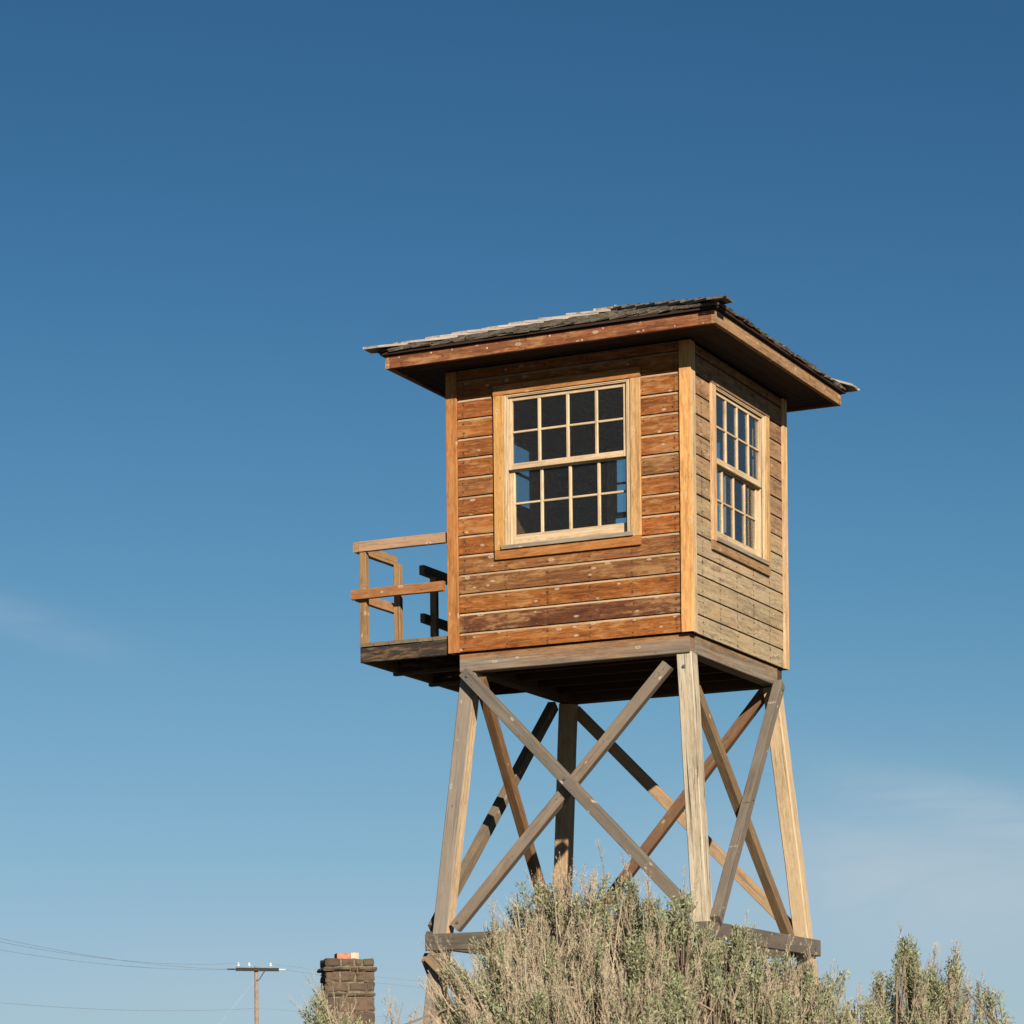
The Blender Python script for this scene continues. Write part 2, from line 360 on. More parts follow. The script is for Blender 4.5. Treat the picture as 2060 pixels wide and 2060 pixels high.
def siding_geo(L, z0, z1):
    """One board with a chamfered upper edge: X along, Y up, Z outwards (0 = face)."""
    h = z1-z0
    prof = [(0.0, -.022), (0.0, -.001), (.0015, 0.0), (h-.024, 0.0), (h-.004, -.015), (h-.001, -.022)]
    n = len(prof); V = []; Fc = []
    for x in (-L/2, L/2):
        for (y, z) in prof: V.append((x, y, z))
    mi = []
    for j in range(n):
        k = (j+1) % n; Fc.append((j, n+j, n+k, k)); mi.append(1 if j == 3 else 0)
    Fc.append(tuple(range(n))); Fc.append(tuple(range(2*n-1, n-1, -1))); mi += [0, 0]
    return V, Fc, mi
def add_siding(wl, parent):
    c, U, O = WALLS[wl]; nails = []
    for i in range(NB_):
        z0 = i*EXPO+.003; z1 = min((i+1)*EXPO, 2.60)
        if z1-z0 < .05: continue
        a, b = -HW+CB+.001, HW-CB-.001
        if wl != 'left':
            if z0 > .80 and z1 < 2.34: spans = [(a, -WIN['cas']+.004), (WIN['cas']-.004, b)]
            else: spans = [(a, b)]
        else:
            l, r = DOOR['cu']-DOOR['cas']+.004, DOOR['cu']+DOOR['cas']-.004
            spans = [(a, l), (r, b)] if z0 < DOOR['zt']-.06 else [(a, b)]
        tone = random.random()
        for (s, e) in spans:
            jo = random.uniform(-.0015, .0015)
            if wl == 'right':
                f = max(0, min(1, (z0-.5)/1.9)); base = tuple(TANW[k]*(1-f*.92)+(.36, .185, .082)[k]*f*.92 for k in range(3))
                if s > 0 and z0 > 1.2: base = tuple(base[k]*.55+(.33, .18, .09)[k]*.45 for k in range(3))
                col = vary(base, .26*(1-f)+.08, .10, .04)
            else:
                base = ORANGE if tone > .25 else (.29, .115, .032)
                if i == 1 and wl == 'front': base = (.15, .048, .015)
                if i == 3 and wl == 'front': base = (.27, .105, .03)
                col = vary(base, random.uniform(0, .08), .14, .05)
            V, Fc, mi = siding_geo(e-s, z0, z1)
            m0 = wp(wl, (s+e)/2, -.02+jo, z0)
            y = Vector((0, 0, 1)); mw = Matrix(((U.x, 0, O.x, m0.x), (U.y, 0, O.y, m0.y), (0, 1, 0, m0.z), (0, 0, 0, 1)))
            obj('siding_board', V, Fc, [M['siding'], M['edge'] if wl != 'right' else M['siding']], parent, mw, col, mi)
            for k in range(6):
                u = (-1.05 if wl != 'right' else -.93)+k*.42+random.uniform(-.008, .008)
                if u < s+.015 or u > e-.015:
                    u = s+.03 if abs(u-s) < .2 and k in (0, 5, 2, 3, 1, 4) and u < s else u
                    if u < s+.015 or u > e-.015: continue
                for zz in (z0+.035, z1-.055):
                    p = wp(wl, u+random.uniform(-.01, .01), -.0195+jo, zz+random.uniform(-.008, .008)); q = p+O*.0025; r = random.uniform(.0065, .0105)
                    v, f = cyl(p-O*.002, q, r, r*.85, 6); nails.append((v, f))
    V, Fc = merge(nails); c0 = wp(wl, 0, 0, 1.2)
    V = [tuple(Vector(v)-c0) for v in V]
    o = obj('nail_heads', V, Fc, M['nail'], parent, Matrix.Translation(c0)); o['kind'] = 'stuff'

def panel(name, parent, wl, u0, u1, o0, o1, z0, z1, color, mat='inside', along='u', **kw):
    """Box in wall coordinates as a board; grain along u or z."""
    if along == 'u':
        return board(name, parent, wp(wl, u0, (o0+o1)/2, (z0+z1)/2), wp(wl, u1, (o0+o1)/2, (z0+z1)/2), (0, 0, 1), z1-z0, abs(o1-o0), color, mat, **kw)
    return board(name, parent, wp(wl, (u0+u1)/2, (o0+o1)/2, z0), wp(wl, (u0+u1)/2, (o0+o1)/2, z1), WALLS[wl][1], abs(u1-u0), abs(o1-o0), color, mat, **kw)

DARKW = (.20, .115, .065, 0.0)
for wl in ('front', 'right', 'back', 'left'):
    wall = empty('wall', wp(wl, 0, 0, 0), tower)
    wall['label'] = {'front': 'front wall of orange boards around a large sash window', 'right': 'narrow looking side wall of pale weathered boards',
                     'back': 'back wall facing away', 'left': 'balcony side wall with the door'}[wl]
    ee = HW-.045 if wl in ('front', 'back') else HW-.13
    if wl != 'left':
        panel('sheathing', wall, wl, -ee, ee, -.044, -.12, .02, .90, DARKW)
        panel('sheathing', wall, wl, -ee, ee, -.044, -.12, 2.325, 2.57, DARKW)
        panel('sheathing', wall, wl, -ee, -.635, -.044, -.12, .902, 2.323, DARKW)
        panel('sheathing', wall, wl, .635, ee, -.044, -.12, .902, 2.323, DARKW)
    else:
        l, r = DOOR['cu']-.45, DOOR['cu']+.45
        panel('sheathing', wall, wl, -ee, l, -.044, -.12, .02, 2.27, DARKW)
        panel('sheathing', wall, wl, r, ee, -.044, -.12, .02, 2.27, DARKW)
        panel('sheathing', wall, wl, -ee, ee, -.044, -.12, 2.272, 2.57, DARKW)
    add_siding(wl, wall)
    # corner boards: on front and back they cover the edge of the side boards
    for s in (-1, 1):
        honey = vary(HONEY if not (wl == 'front' and s < 0) else (.52, .22, .065), .03, .08)
        if wl in ('right', 'left'): honey = vary((.78, .55, .32), .12, .06)
        e = HW-(0 if wl in ('front', 'back') else .0235)
        a, b = sorted((s*e, s*(e-CB if wl in ('front', 'back') else e-CB+.0235)))
        panel('corner_board', wall, wl, a, b, -.022, .0, -.002, 2.585, honey, 'trim', 'z', bev=.0025)

# ---------------------------------------------------------------- windows
def make_window(wl):
    wn = empty('window', wp(wl, 0, 0, .9), tower)
    wn['label'] = {'front': 'large sash window of sixteen panes in the orange wall', 'right': 'sash window in the pale side wall', 'back': 'sash window in the far wall'}[wl]
    ho = (.48, .19, .048); hc = (.72, .39, .125)
    if wl == 'right': ho, hc = (.36, .22, .11), (.68, .45, .23)
    P = lambda name, u0, u1, o0, o1, z0, z1, col, mat='sash', along='u', **k: panel(name, wn, wl, u0, u1, o0, o1, z0, z1, col, mat, along, **k)
    P('casing', -.729, -.631, -.021, .006, .897, 2.309, vary(hc, .04, .06), 'trim', 'z')
    P('casing', .631, .729, -.021, .006, .897, 2.309, vary((.70, .43, .19), .06, .06), 'trim', 'z')
    P('head_casing', -.73, .73, -.021, .0075, 2.311, 2.405, vary(ho, .03, .06), 'trim')
    P('apron', -.726, .724, -.021, .005, .812, .895, vary(ho, .04, .06), 'trim')
    P('sill', -.655, .655, -.13, .024, .899, .936, (.40, .34, .26, .55), 'trim')
    cr = lambda: vary(CREAM, 0, .05, .02)
    for s in (-1, 1):      # jamb with its stop
        a, b = sorted((s*.604, s*.6295)); P('jamb', a, b, -.125, -.004, .937, 2.309, cr(), along='z')
        a, b = sorted((s*.590, s*.603)); P('stop', a, b, -.026, -.008, .937, 2.295, cr(), along='z')
    P('jamb', -.603, .603, -.125, -.004, 2.296, 2.310, cr())
    P('stop', -.589, .589, -.024, -.010, 2.286, 2.2955, cr())
    def sash(o0, z0, z1, gb, gt, mz):
        oc = o0-.017
        for s in (-1, 1):
            a, b = sorted((s*.552, s*.6025)); P('sash_stile', a, b, o0, o0-.035, z0, z1, cr(), along='z')
        P('sash_rail', -.5515, .5515, o0-.001, o0-.034, z0, gb, cr()); P('sash_rail', -.5515, .5515, o0-.001, o0-.034, gt, z1, cr())
        for u in (-.2845, 0, .2845): P('muntin', u-.0155, u+.0155, o0-.003, o0-.030, gb+.0005, gt-.0005, cr(), along='z', bev=.006)
        us = [-.551, -.300, -.2690, -.0155, .0155, .2690, .300, .551]
        for j in range(4): P('muntin', us[2*j]+.0003, us[2*j+1]-.0003, o0-.004, o0-.029, mz-.010, mz+.010, cr(), bev=.006)
        for j in range(4):
            for (a, b) in ((gb, mz-.0105), (mz+.0105, gt)):
                g = P('pane', us[2*j]-.004, us[2*j+1]+.004, oc-.0015, oc+.0015, a-.004, b+.004, (1, 1, 1, 1), 'glass', bev=.0002)
    sash(-.030, 1.628, 2.285, 1.682, 2.252, 1.968)
    sash(-.072, .938, 1.664, 1.039, 1.618, 1.324)
for wl in ('front', 'right', 'back'): make_window(wl)

# door on the balcony side, glazed in its upper half
dr = empty('door', wp('left', DOOR['cu'], 0, .17), tower); dr['label'] = 'brown door with a small glazed light opening on the balcony'
cu = DOOR['cu']; dcol = (.26, .12, .05)
for s in (-1, 1):
    a, b = sorted((cu+s*.452, cu+s*.55)); panel('casing', dr, 'left', a, b, -.021, .006, .165, 2.27, vary((.5, .25, .09), .05), 'trim', 'z')
    a, b = sorted((cu+s*.31, cu+s*.445)); panel('door_stile', dr, 'left', a, b, -.05, -.09, .17, 2.265, vary(dcol, 0), 'trim', 'z')
panel('head_casing', dr, 'left', cu-.55, cu+.55, -.021, .007, 2.272, 2.36, vary((.5, .25, .09), .05), 'trim')
panel('door_rail', dr, 'left', cu-.309, cu+.309, -.051, -.089, 2.205, 2.264, vary(dcol, 0), 'trim')
panel('door_rail', dr, 'left', cu-.309, cu+.309, -.051, -.089, 1.50, 1.63, vary(dcol, 0), 'trim')
panel('door_rail', dr, 'left', cu-.309, cu+.309, -.051, -.089, .171, .36, vary(dcol, 0), 'trim')
for j in range(4): panel('door_plank', dr, 'left', cu-.308+j*.154, cu-.308+j*.154+.152, -.058, -.082, .361, 1.499, vary(dcol, 0), 'trim', 'z')
panel('muntin', dr, 'left', cu-.308, cu+.308, -.058, -.082, 1.918, 1.942, vary(dcol, 0), 'trim')
for a, b in ((1.628, 1.919), (1.941, 2.207)): panel('pane', dr, 'left', cu-.31, cu+.31, -.0715, -.0685, a, b, (1, 1, 1, 1), 'glass', bev=.0002)
hv, hf = cyl(wp('left', cu-.37, -.055, 1.12), wp('left', cu-.37, .01, 1.12), .012); hv2, hf2 = cyl(wp('left', cu-.37, .008, 1.12), wp('left', cu-.37, .05, 1.12), .03, .022, 10)
obj('door_knob', *merge([(hv, hf), (hv2, hf2)]), M['bolt'], dr)

# floor and ceiling inside
fl = empty('cabin_floor', (CX, CYC, Z(.0)), tower)
for j in range(15):
    x0 = -W+.13+j*.1455
    board('floor_plank', fl, (x0+.072, .125, Z(.065)), (x0+.072, W-.125, Z(.065)), (1, 0, 0), .1435, .03, vary((.17, .10, .055), .1), 'inside')
cl = empty('ceiling', (CX, CYC, Z(2.5)), tower)
for j in range(15):
    x0 = -W+.13+j*.1455
    board('ceiling_plank', cl, (x0+.072, .125, Z(2.52)), (x0+.072, W-.125, Z(2.52)), (1, 0, 0), .1435, .02, vary((.15, .085, .045), .05), 'inside')

# ---------------------------------------------------------------- base beams and joists
BH = .172
def beam(p0, p1, wd, w_, t, col, mat='timber', name='beam', **k): return board(name, tower, p0, p1, wd, w_, t, col, mat, bev=.006, seg=5, wob=.0015, **k)
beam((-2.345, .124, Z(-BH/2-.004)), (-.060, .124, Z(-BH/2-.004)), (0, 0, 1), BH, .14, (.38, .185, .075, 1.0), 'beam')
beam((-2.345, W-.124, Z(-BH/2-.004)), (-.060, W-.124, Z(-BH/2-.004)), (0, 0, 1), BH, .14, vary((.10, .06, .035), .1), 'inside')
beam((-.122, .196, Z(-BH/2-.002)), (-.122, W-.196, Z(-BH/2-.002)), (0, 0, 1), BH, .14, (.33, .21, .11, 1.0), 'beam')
beam((-2.34+.07, .196, Z(-BH/2-.002)), (-2.34+.07, W-.196, Z(-BH/2-.002)), (0, 0, 1), BH, .14, vary((.10, .06, .035), .2), 'inside')  # back and left beams coloured darker to deepen the shade beneath the cabin
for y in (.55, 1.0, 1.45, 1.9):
    board('joist', tower, (-2.198, y, Z(-.075)), (-.194, y, Z(-.075)), (0, 0, 1), .13, .045, vary((.06, .035, .02), .0), 'inside')  # near-black base: underside shade is put into the joist colour
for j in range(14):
    board('subfloor_plank', tower, (-2.43+.19+j*.152, .035, Z(.012)), (-2.43+.19+j*.152, W-.035, Z(.012)), (1, 0, 0), .149, .03, vary((.05, .028, .016), .0), 'inside')  # planks darkened like the joists, shade included in the colour

# ---------------------------------------------------------------- legs, girts, braces
A0, KS, LW = 1.133, .089, .148
LCX, LCY = CX+.0207, CYC+.0045
def A(z): return A0-KS*z
def legpt(sx, sy, z, inset): a = A(z)-inset; return Vector((LCX+sx*a, LCY+sy*a, Z(z)))
LEGCOL = {(-1, -1): ((.34, .29, .22), 1.0), (1, -1): ((.68, .575, .43), .35), (1, 1): ((.70, .52, .32), .22), (-1, 1): ((.58, .39, .22), .10)}
M['tanface'] = wood('sheltered timber face', .3, .5, .5, raw=True, pale=(.70, .53, .34))
for (sx, sy), (c, g) in LEGCOL.items():
    f2 = {'z-': 'tanface', 'z+': 'tanface'} if (sx, sy) == (-1, -1) else None
    # local Y across the front face, local Z front/back: on the left leg the front is grey, its right flank tan
    if (sx, sy) == (-1, -1): f2 = {'y+': 'tanface'}
    board('leg', tower, legpt(sx, sy, -ZB-.3, LW/2), legpt(sx, sy, -.178, LW/2), (1, 0, 0), LW, LW, vary(c, g, .04), 'cracked' if (sx, sy) == (1, -1) else 'timber', bev=.008, seg=14, wob=.002, faces2=f2)
def plane_pt(side, t, z, off):
    """t = position along the side in world x or y; off = outwards from the legs' outer face."""
    a = A(z)+off
    return {'front': Vector((t, LCY-a, Z(z))), 'back': Vector((t, LCY+a, Z(z))), 'right': Vector((LCX+a, t, Z(z))), 'left': Vector((LCX-a, t, Z(z)))}[side]
def brace(side, t0, z0, t1, z1, off, col, g, w_=.104, th=.086, mat='timber', cut=None):
    p0, p1 = plane_pt(side, t0, z0, off), plane_pt(side, t1, z1, off)
    d = (p1-p0).normalized(); n = {'front': Vector((0, -1, 0)), 'back': Vector((0, 1, 0)), 'right': Vector((1, 0, 0)), 'left': Vector((-1, 0, 0))}[side]
    return board('brace', tower, p0, p1, n.cross(d), w_, th, vary(col, g, .06), mat, bev=.004, seg=6, wob=.0015, cut=cut)
GREYB = (.16, .13, .10)
brace('front', -2.285, -.185, .02, -2.495, .046, GREYB, 1.0)
brace('front', -2.345, -2.545, -.29, -.265, -.046, (.24, .185, .13), .85)
brace('right', 2.17, -.175, -.045, -2.585, .046, GREYB, 1.0)
brace('right', .19, -.485, 2.03, -2.61, -.046, (.23, .14, .07), .35)
brace('left', .10, -.25, 2.15, -2.55, -.194, (.22, .115, .048), .25)
brace('left', 2.20, -.20, -.03, -2.54, .046, (.18, .135, .09), .6)
brace('back', -2.26, -.22, -.02, -2.52, .046, (.48, .32, .19), .2)
brace('back', -.20, -.20, -2.34, -2.54, -.046, (.20, .105, .052), .25)
# horizontal girts and the braces of the tier below them
zg = -2.675; ag = A(zg)
GC = (.10, .085, .066)
board('girt', tower, (-2.605, LCY-ag-.027, Z(zg)), (.205, LCY-ag-.027, Z(zg)), (0, 0, 1), .155, .05, vary(GC, .8), 'timber', bev=.005, seg=5, wob=.002)
board('girt', tower, (LCX+ag+.027, LCY-ag-.001, Z(zg)), (LCX+ag+.027, 2.62, Z(zg)), (0, 0, 1), .155, .05, vary(GC, .85), 'timber', bev=.005, seg=5, wob=.002)
board('girt', tower, (-2.60, LCY+ag+.027, Z(zg)), (.205, LCY+ag+.027, Z(zg)), (0, 0, 1), .155, .05, vary(GC, .6), 'timber', bev=.005)
board('girt', tower, (LCX-ag-.027, LCY-ag-.001, Z(zg+.03)), (LCX-ag-.027, LCY+ag+.001, Z(zg+.03)), (0, 0, 1), .155, .05, vary(GC, .6), 'timber', bev=.005)
for side, lo, hi in (('front', CX-1.36, CX+1.36), ('back', CX-1.36, CX+1.36), ('right', CYC-1.36, CYC+1.36), ('left', CYC-1.36, CYC+1.36)):
    brace(side, lo+.02, -2.80, hi+.16, -5.5, .046, (.32, .22, .13), .6); brace(side, hi-.02, -2.80, lo-.16, -5.5, -.046, (.34, .22, .12), .5)
# bolts at the brace ends and crossings
for side, t, z, off in (('front', -1.22, -1.25, .089), ('front', -2.24, -.23, .089), ('front', -2.31, -2.50, -.004), ('front', -.06, -2.42, .089), ('right', 1.04, -1.40, .089), ('right', 2.12, -.24, .089), ('right', 0.0, -2.53, .089),
                        ('front', -2.45, -2.68, .055), ('right', 2.45, -2.68, .055), ('front', -.12, -.30, .002)):
    p = plane_pt(side, t, z, off-.004); n = Vector((0, -1, 0)) if side == 'front' else Vector((1, 0, 0))
    V, Fc = merge([cyl(p, p+n*.006, .019, .019, 12), cyl(p+n*.005, p+n*.017, .011, .010, 6)])
    obj('bolt', [tuple(Vector(v)-p) for v in V], Fc, M['bolt'], tower, Matrix.Translation(p))

nl_ = []
for side, a_, b_, off in (('front', (-2.285, -.185), (.02, -2.495), .089), ('front', (-2.345, -2.545), (-.29, -.265), -.003), ('right', (2.17, -.175), (-.045, -2.585), .089)):
    n = Vector((0, -1, 0)) if side == 'front' else Vector((1, 0, 0))
    for t in (.012, .03, .05, .27, .5, .515, .72, .955, .975):
        for q in (-.022, .025):
            if random.random() < .35: continue
            p = plane_pt(side, a_[0]+(b_[0]-a_[0])*t+q, a_[1]+(b_[1]-a_[1])*t+q*.6, off-.001); nl_.append(cyl(p, p+n*.003, random.uniform(.006, .009), .006, 7))
V, Fc = merge(nl_); c0 = Vector((CX, 0, Z(-1.3))); o = obj('nail_heads', [tuple(Vector(v)-c0) for v in V], Fc, M['bolt'], tower, Matrix.Translation(c0)); o['kind'] = 'stuff'

# ---------------------------------------------------------------- balcony
bal = empty('balcony', (-2.9, CYC, Z(0)), tower); bal['label'] = 'small railed balcony on the left of the cabin'
XL = -3.375
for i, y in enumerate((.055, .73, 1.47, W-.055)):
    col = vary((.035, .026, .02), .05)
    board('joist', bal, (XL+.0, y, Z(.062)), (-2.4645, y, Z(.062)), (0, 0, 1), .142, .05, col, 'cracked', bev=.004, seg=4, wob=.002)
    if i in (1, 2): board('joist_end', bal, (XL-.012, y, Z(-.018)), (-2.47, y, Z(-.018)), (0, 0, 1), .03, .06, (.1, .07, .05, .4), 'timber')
board('rim_joist', bal, (XL+.022, .082, Z(.060)), (XL+.022, W-.082, Z(.060)), (0, 0, 1), .140, .042, vary((.20, .14, .09), .5), 'timber', bev=.004, seg=4, wob=.002)
for j in range(6):
    x = XL+.075+j*.1525
    board('deck_plank', bal, (x, .024+random.uniform(-.012, .004), Z(.1525)), (x, W-.02+random.uniform(-.01, .02), Z(.1525)), (1, 0, 0), .146, .034, vary((.20, .15, .10), .6), 'timber', bev=.004)
RC = (.44, .25, .115)
PX = XL+.03
for i, y in enumerate((.064, .745, 1.50)):
    board('post', bal, (PX, y, Z(.170)), (PX, y, Z(1.028 if i == 0 else 1.036)), (1, 0, 0), .066, .062, vary((.46, .26, .12), .22 if i < 2 else .5), 'timber', bev=.003, seg=4, wob=.001)
board('post', bal, (PX, W-.06, Z(.170)), (PX, W-.06, Z(1.036)), (1, 0, 0), .066, .062, vary((.3, .2, .1), .4), 'timber')
rail = lambda p0, p1, w_, t, c, g: board('rail', bal, p0, p1, (0, 0, 1), w_, t, vary(c, g, .05), 'timber', bev=.004, seg=5, wob=.002)
rail((XL+.0, .045, Z(1.078)), (-2.470, .045, Z(1.078)), .096, .05, (.50, .33, .19), .45)
rail((XL-.032, .018, Z(1.076)), (XL-.032, .80, Z(1.076)), .094, .058, (.46, .26, .12), .2)
rail((XL-.07, .006, Z(.626)), (-2.474, .006, Z(.626)), .090, .05, (.40, .17, .06), .08)
rail((XL-.030, .034, Z(.618)), (XL-.030, .78, Z(.618)), .090, .05, (.46, .26, .12), .2)
rail((XL-.032, 1.36, Z(1.096)), (XL-.032, W-.02, Z(1.096)), .094, .058, (.26, .17, .1), .4)
rail((XL-.030, 1.36, Z(.626)), (XL-.030, W-.02, Z(.626)), .090, .05, (.26, .17, .1), .4)
rail((XL+.0, W-.045, Z(1.078)), (-2.470, W-.045, Z(1.078)), .096, .05, (.30, .2, .12), .45)
rail((XL+.0, W-.045, Z(.626)), (-2.470, W-.045, Z(.626)), .090, .05, (.30, .2, .12), .45)

# ---------------------------------------------------------------- roof
roof = empty('roof', (CX, CYC, Z(2.69)), tower); roof['label'] = 'low hip roof of rough grey wooden shingles'
O = .407; FB, FT = 2.578, 2.692; FTK = .042
FASC = (.36, .14, .05)
for wl in ('front', 'back'):
    c, U, Od = WALLS[wl]; e = HW+O-FTK-.0005
    q = lambda u, o, z: c+U*u+Od*o+Vector((0, 0, Z(z)))
    board('fascia_board', roof, q(-e, O-FTK/2, (FB+FT)/2), q(e, O-FTK/2, (FB+FT)/2), (0, 0, 1), FT-FB, FTK, vary((.27, .095, .030), .10, .03), 'siding', bev=.003, seg=6, wob=.0012)
for wl in ('right', 'left'):
    c, U, Od = WALLS[wl]; e = HW+O
    q = lambda u, o, z: c+U*u+Od*o+Vector((0, 0, Z(z)))
    board('fascia_board', roof, q(-e, O-FTK/2, (FB+FT)/2), q(e, O-FTK/2, (FB+FT)/2), (0, 0, 1), FT-FB, FTK, vary((.40, .225, .11), .22, .03), 'siding', bev=.003, seg=6, wob=.0012)
nl_ = []
for k_ in range(11):
    p_ = WALLS['front'][0]+Vector((1, 0, 0))*(-1.5+k_*.3+random.uniform(-.05, .05))+Vector((0, -1, 0))*(O-.001)+Vector((0, 0, Z(FB+random.choice((.012, .02, .06, .09)))))
    nl_.append(cyl(p_, p_+Vector((0, -.003, 0)), random.uniform(.006, .011), .006, 7))
V, Fc = merge(nl_); c0 = Vector((CX, -O, Z(FB))); o = obj('nail_heads', [tuple(Vector(v)-c0) for v in V], Fc, M['pitch'], roof, Matrix.Translation(c0)); o['kind'] = 'stuff'
SOF = (.045, .022, .012, .0)  # near-black base carries part of the shade under the eaves
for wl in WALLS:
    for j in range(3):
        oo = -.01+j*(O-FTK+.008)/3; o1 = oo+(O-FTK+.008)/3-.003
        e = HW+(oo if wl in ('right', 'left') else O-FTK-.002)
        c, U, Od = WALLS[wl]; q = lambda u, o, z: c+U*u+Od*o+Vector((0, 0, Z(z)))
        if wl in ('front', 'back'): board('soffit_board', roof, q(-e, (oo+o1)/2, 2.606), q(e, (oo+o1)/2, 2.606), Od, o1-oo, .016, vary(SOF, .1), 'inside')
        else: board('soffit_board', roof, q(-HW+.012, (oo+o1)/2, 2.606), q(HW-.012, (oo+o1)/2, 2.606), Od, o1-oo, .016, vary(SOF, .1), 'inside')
TS = .340; RUN = HW+O
ZE = 2.730                                   # deck plane height above the fascia's outer face
def deck_z(d): return ZE+(RUN-d)*TS          # d = distance from the roof's centre line, square rings
ed = RUN+.035
dv = [(-ed, -ed, deck_z(ed)), (ed, -ed, deck_z(ed)), (ed, ed, deck_z(ed)), (-ed, ed, deck_z(ed)), (0, 0, deck_z(0)),
      (-ed, -ed, deck_z(ed)-.02), (ed, -ed, deck_z(ed)-.02), (ed, ed, deck_z(ed)-.02), (-ed, ed, deck_z(ed)-.02)]
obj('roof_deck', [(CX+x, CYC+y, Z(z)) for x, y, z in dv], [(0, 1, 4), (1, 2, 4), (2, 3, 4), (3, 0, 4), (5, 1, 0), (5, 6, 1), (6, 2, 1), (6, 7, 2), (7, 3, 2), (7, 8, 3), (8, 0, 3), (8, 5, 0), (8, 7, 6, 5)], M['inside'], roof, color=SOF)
th = math.atan(TS); CT, STh = math.cos(th), math.sin(th)
OV = .035; D0 = RUN+OV; SL = D0/CT; EX = .185
def roof_pt(wl, a, s, n):
    """a along the eave, s up the slope from the shingle eave, n off the deck plane."""
    _, U, Od = WALLS[wl]; d = D0-s*CT - (-n*STh); z = deck_z(D0)+s*STh+n*CT
    return Vector((CX, CYC, 0))+U*a+Od*d+Vector((0, 0, Z(z)))
stuff = []
for wl in ('front', 'right', 'back', 'left'):
    row = -1; s0 = 0.0
    rows = [(-.004, 0)] + [(i*EX, i) for i in range(0, int(SL/EX)+1)]
    for ri, (s0, i) in enumerate(rows):
        ln = .42
        if s0 > SL-.12: continue
        lift = .002 if ri == 0 else .013
        lim = lambda s: D0-s*CT
        a = -lim(s0)+random.uniform(-.1, 0)
        while a < lim(s0):
            wd = random.uniform(.085, .21); s_ = s0+random.uniform(-.016, .012); e_ = min(s_+ln, SL-.01); tk = random.uniform(.010, .024); g = random.uniform(.002, .009)
            a0, a1 = a+g/2, a+wd-g/2; a += wd
            c = [(max(-lim(s_), min(lim(s_), q)), s_) for q in (a0, a1)]+[(max(-lim(e_), min(lim(e_), q)), e_) for q in (a1, a0)]
            if c[1][0]-c[0][0] < .02: continue
            if c[2][0]-c[3][0] < .002: c[2] = (c[2][0]+.002, e_)
            tw = random.uniform(-.005, .009); bt = lift+random.uniform(0, .008)
            cup = random.uniform(-.012, .012)
            bot = [roof_pt(wl, c[0][0], s_, bt), roof_pt(wl, c[1][0], s_, bt+tw), roof_pt(wl, c[2][0], e_, .001), roof_pt(wl, c[3][0], e_, .001)]
            top = [roof_pt(wl, c[0][0], s_+cup, bt+tk), roof_pt(wl, c[1][0], s_-cup, bt+tw+tk), roof_pt(wl, c[2][0], e_, .006), roof_pt(wl, c[3][0], e_, .006)]
            V = bot+top; Fc = [(3, 2, 1, 0), (4, 5, 6, 7), (0, 1, 5, 4), (1, 2, 6, 5), (2, 3, 7, 6), (3, 0, 4, 7)]
            if wl in ('front', 'right'):
                cen = sum(V, Vector())/8; _, U, Od = WALLS[wl]
                X = (Vector((0, 0, STh))-Od*CT); Y = U; Zz = X.cross(Y)
                mw = Matrix(((X.x, Y.x, Zz.x, cen.x), (X.y, Y.y, Zz.y, cen.y), (X.z, Y.z, Zz.z, cen.z), (0, 0, 0, 1))); im = mw.inverted()
                obj('shingle', [tuple(im@v) for v in V], Fc, M['shingle'], roof, mw, vary((.125, .105, .082), .6, .25))
            else: stuff.append(([tuple(v) for v in V], Fc))
V, Fc = merge(stuff); c0 = Vector((CX, CYC, Z(3)))
o = obj('far_side_shingles', [tuple(Vector(v)-c0) for v in V], Fc, M['shingle'], roof, Matrix.Translation(c0), (.125, .105, .082, .6)); o['kind'] = 'stuff'
# hip caps: two leaves per cap, lapped up the hip
HIPS = {(-1, -1): ('front', 'left', -1, 1), (1, -1): ('front', 'right', 1, -1), (1, 1): ('right', 'back', 1, -1), (-1, 1): ('back', 'left', 1, -1)}
hl = D0*math.sqrt(2); exph = .283
for (sx, sy), (wa, wb, ea, eb) in HIPS.items():
    n_caps = int((hl+.12)/exph)+1
    for i in range(n_caps):
        for k, (wl, sg) in enumerate(((wa, ea), (wb, eb))):
            d0 = -.13+i*exph+random.uniform(-.02, .02); d1 = min(d0+.46, hl*.995)
            if d1-d0 < .1: continue
            r0, r1 = d0/math.sqrt(2), d1/math.sqrt(2)        # plan offset along each axis from the corner
            lw = .115+random.uniform(-.012, .012); h0 = .050+random.uniform(0, .010)+(.006 if k else 0); h1 = .026; tk = .020
            s0, s1 = r0/CT, r1/CT; A0_, A1_ = (D0-r0), (D0-r1)
            P = lambda a, s, n: roof_pt(wl, sg*a, s, n)
            # outer edge runs parallel to the hip, lw inside the face
            V = [P(A0_, s0, h0), P(A0_-lw*1.35, s0+.0, h0), P(A1_-lw*1.35, s1, h1), P(A1_, s1, h1)]
            V = V+[v+Vector((0, 0, tk)) for v in V]
            Fc = [(3, 2, 1, 0), (4, 5, 6, 7), (0, 1, 5, 4), (1, 2, 6, 5), (2, 3, 7, 6), (3, 0, 4, 7)]
            cen = sum(V, Vector())/8; X = (V[3]-V[0]).normalized(); mw = frame(cen-X, cen+X, V[1]-V[0]); im = mw.inverted()
            pale = (sx, sy) in ((-1, -1), (1, 1))
            obj('hip_cap_shingle', [tuple(im@v) for v in V], Fc, M['shingle'], roof, mw, vary((.46, .41, .36) if pale else (.16, .13, .10), .25 if pale else .6, .12))

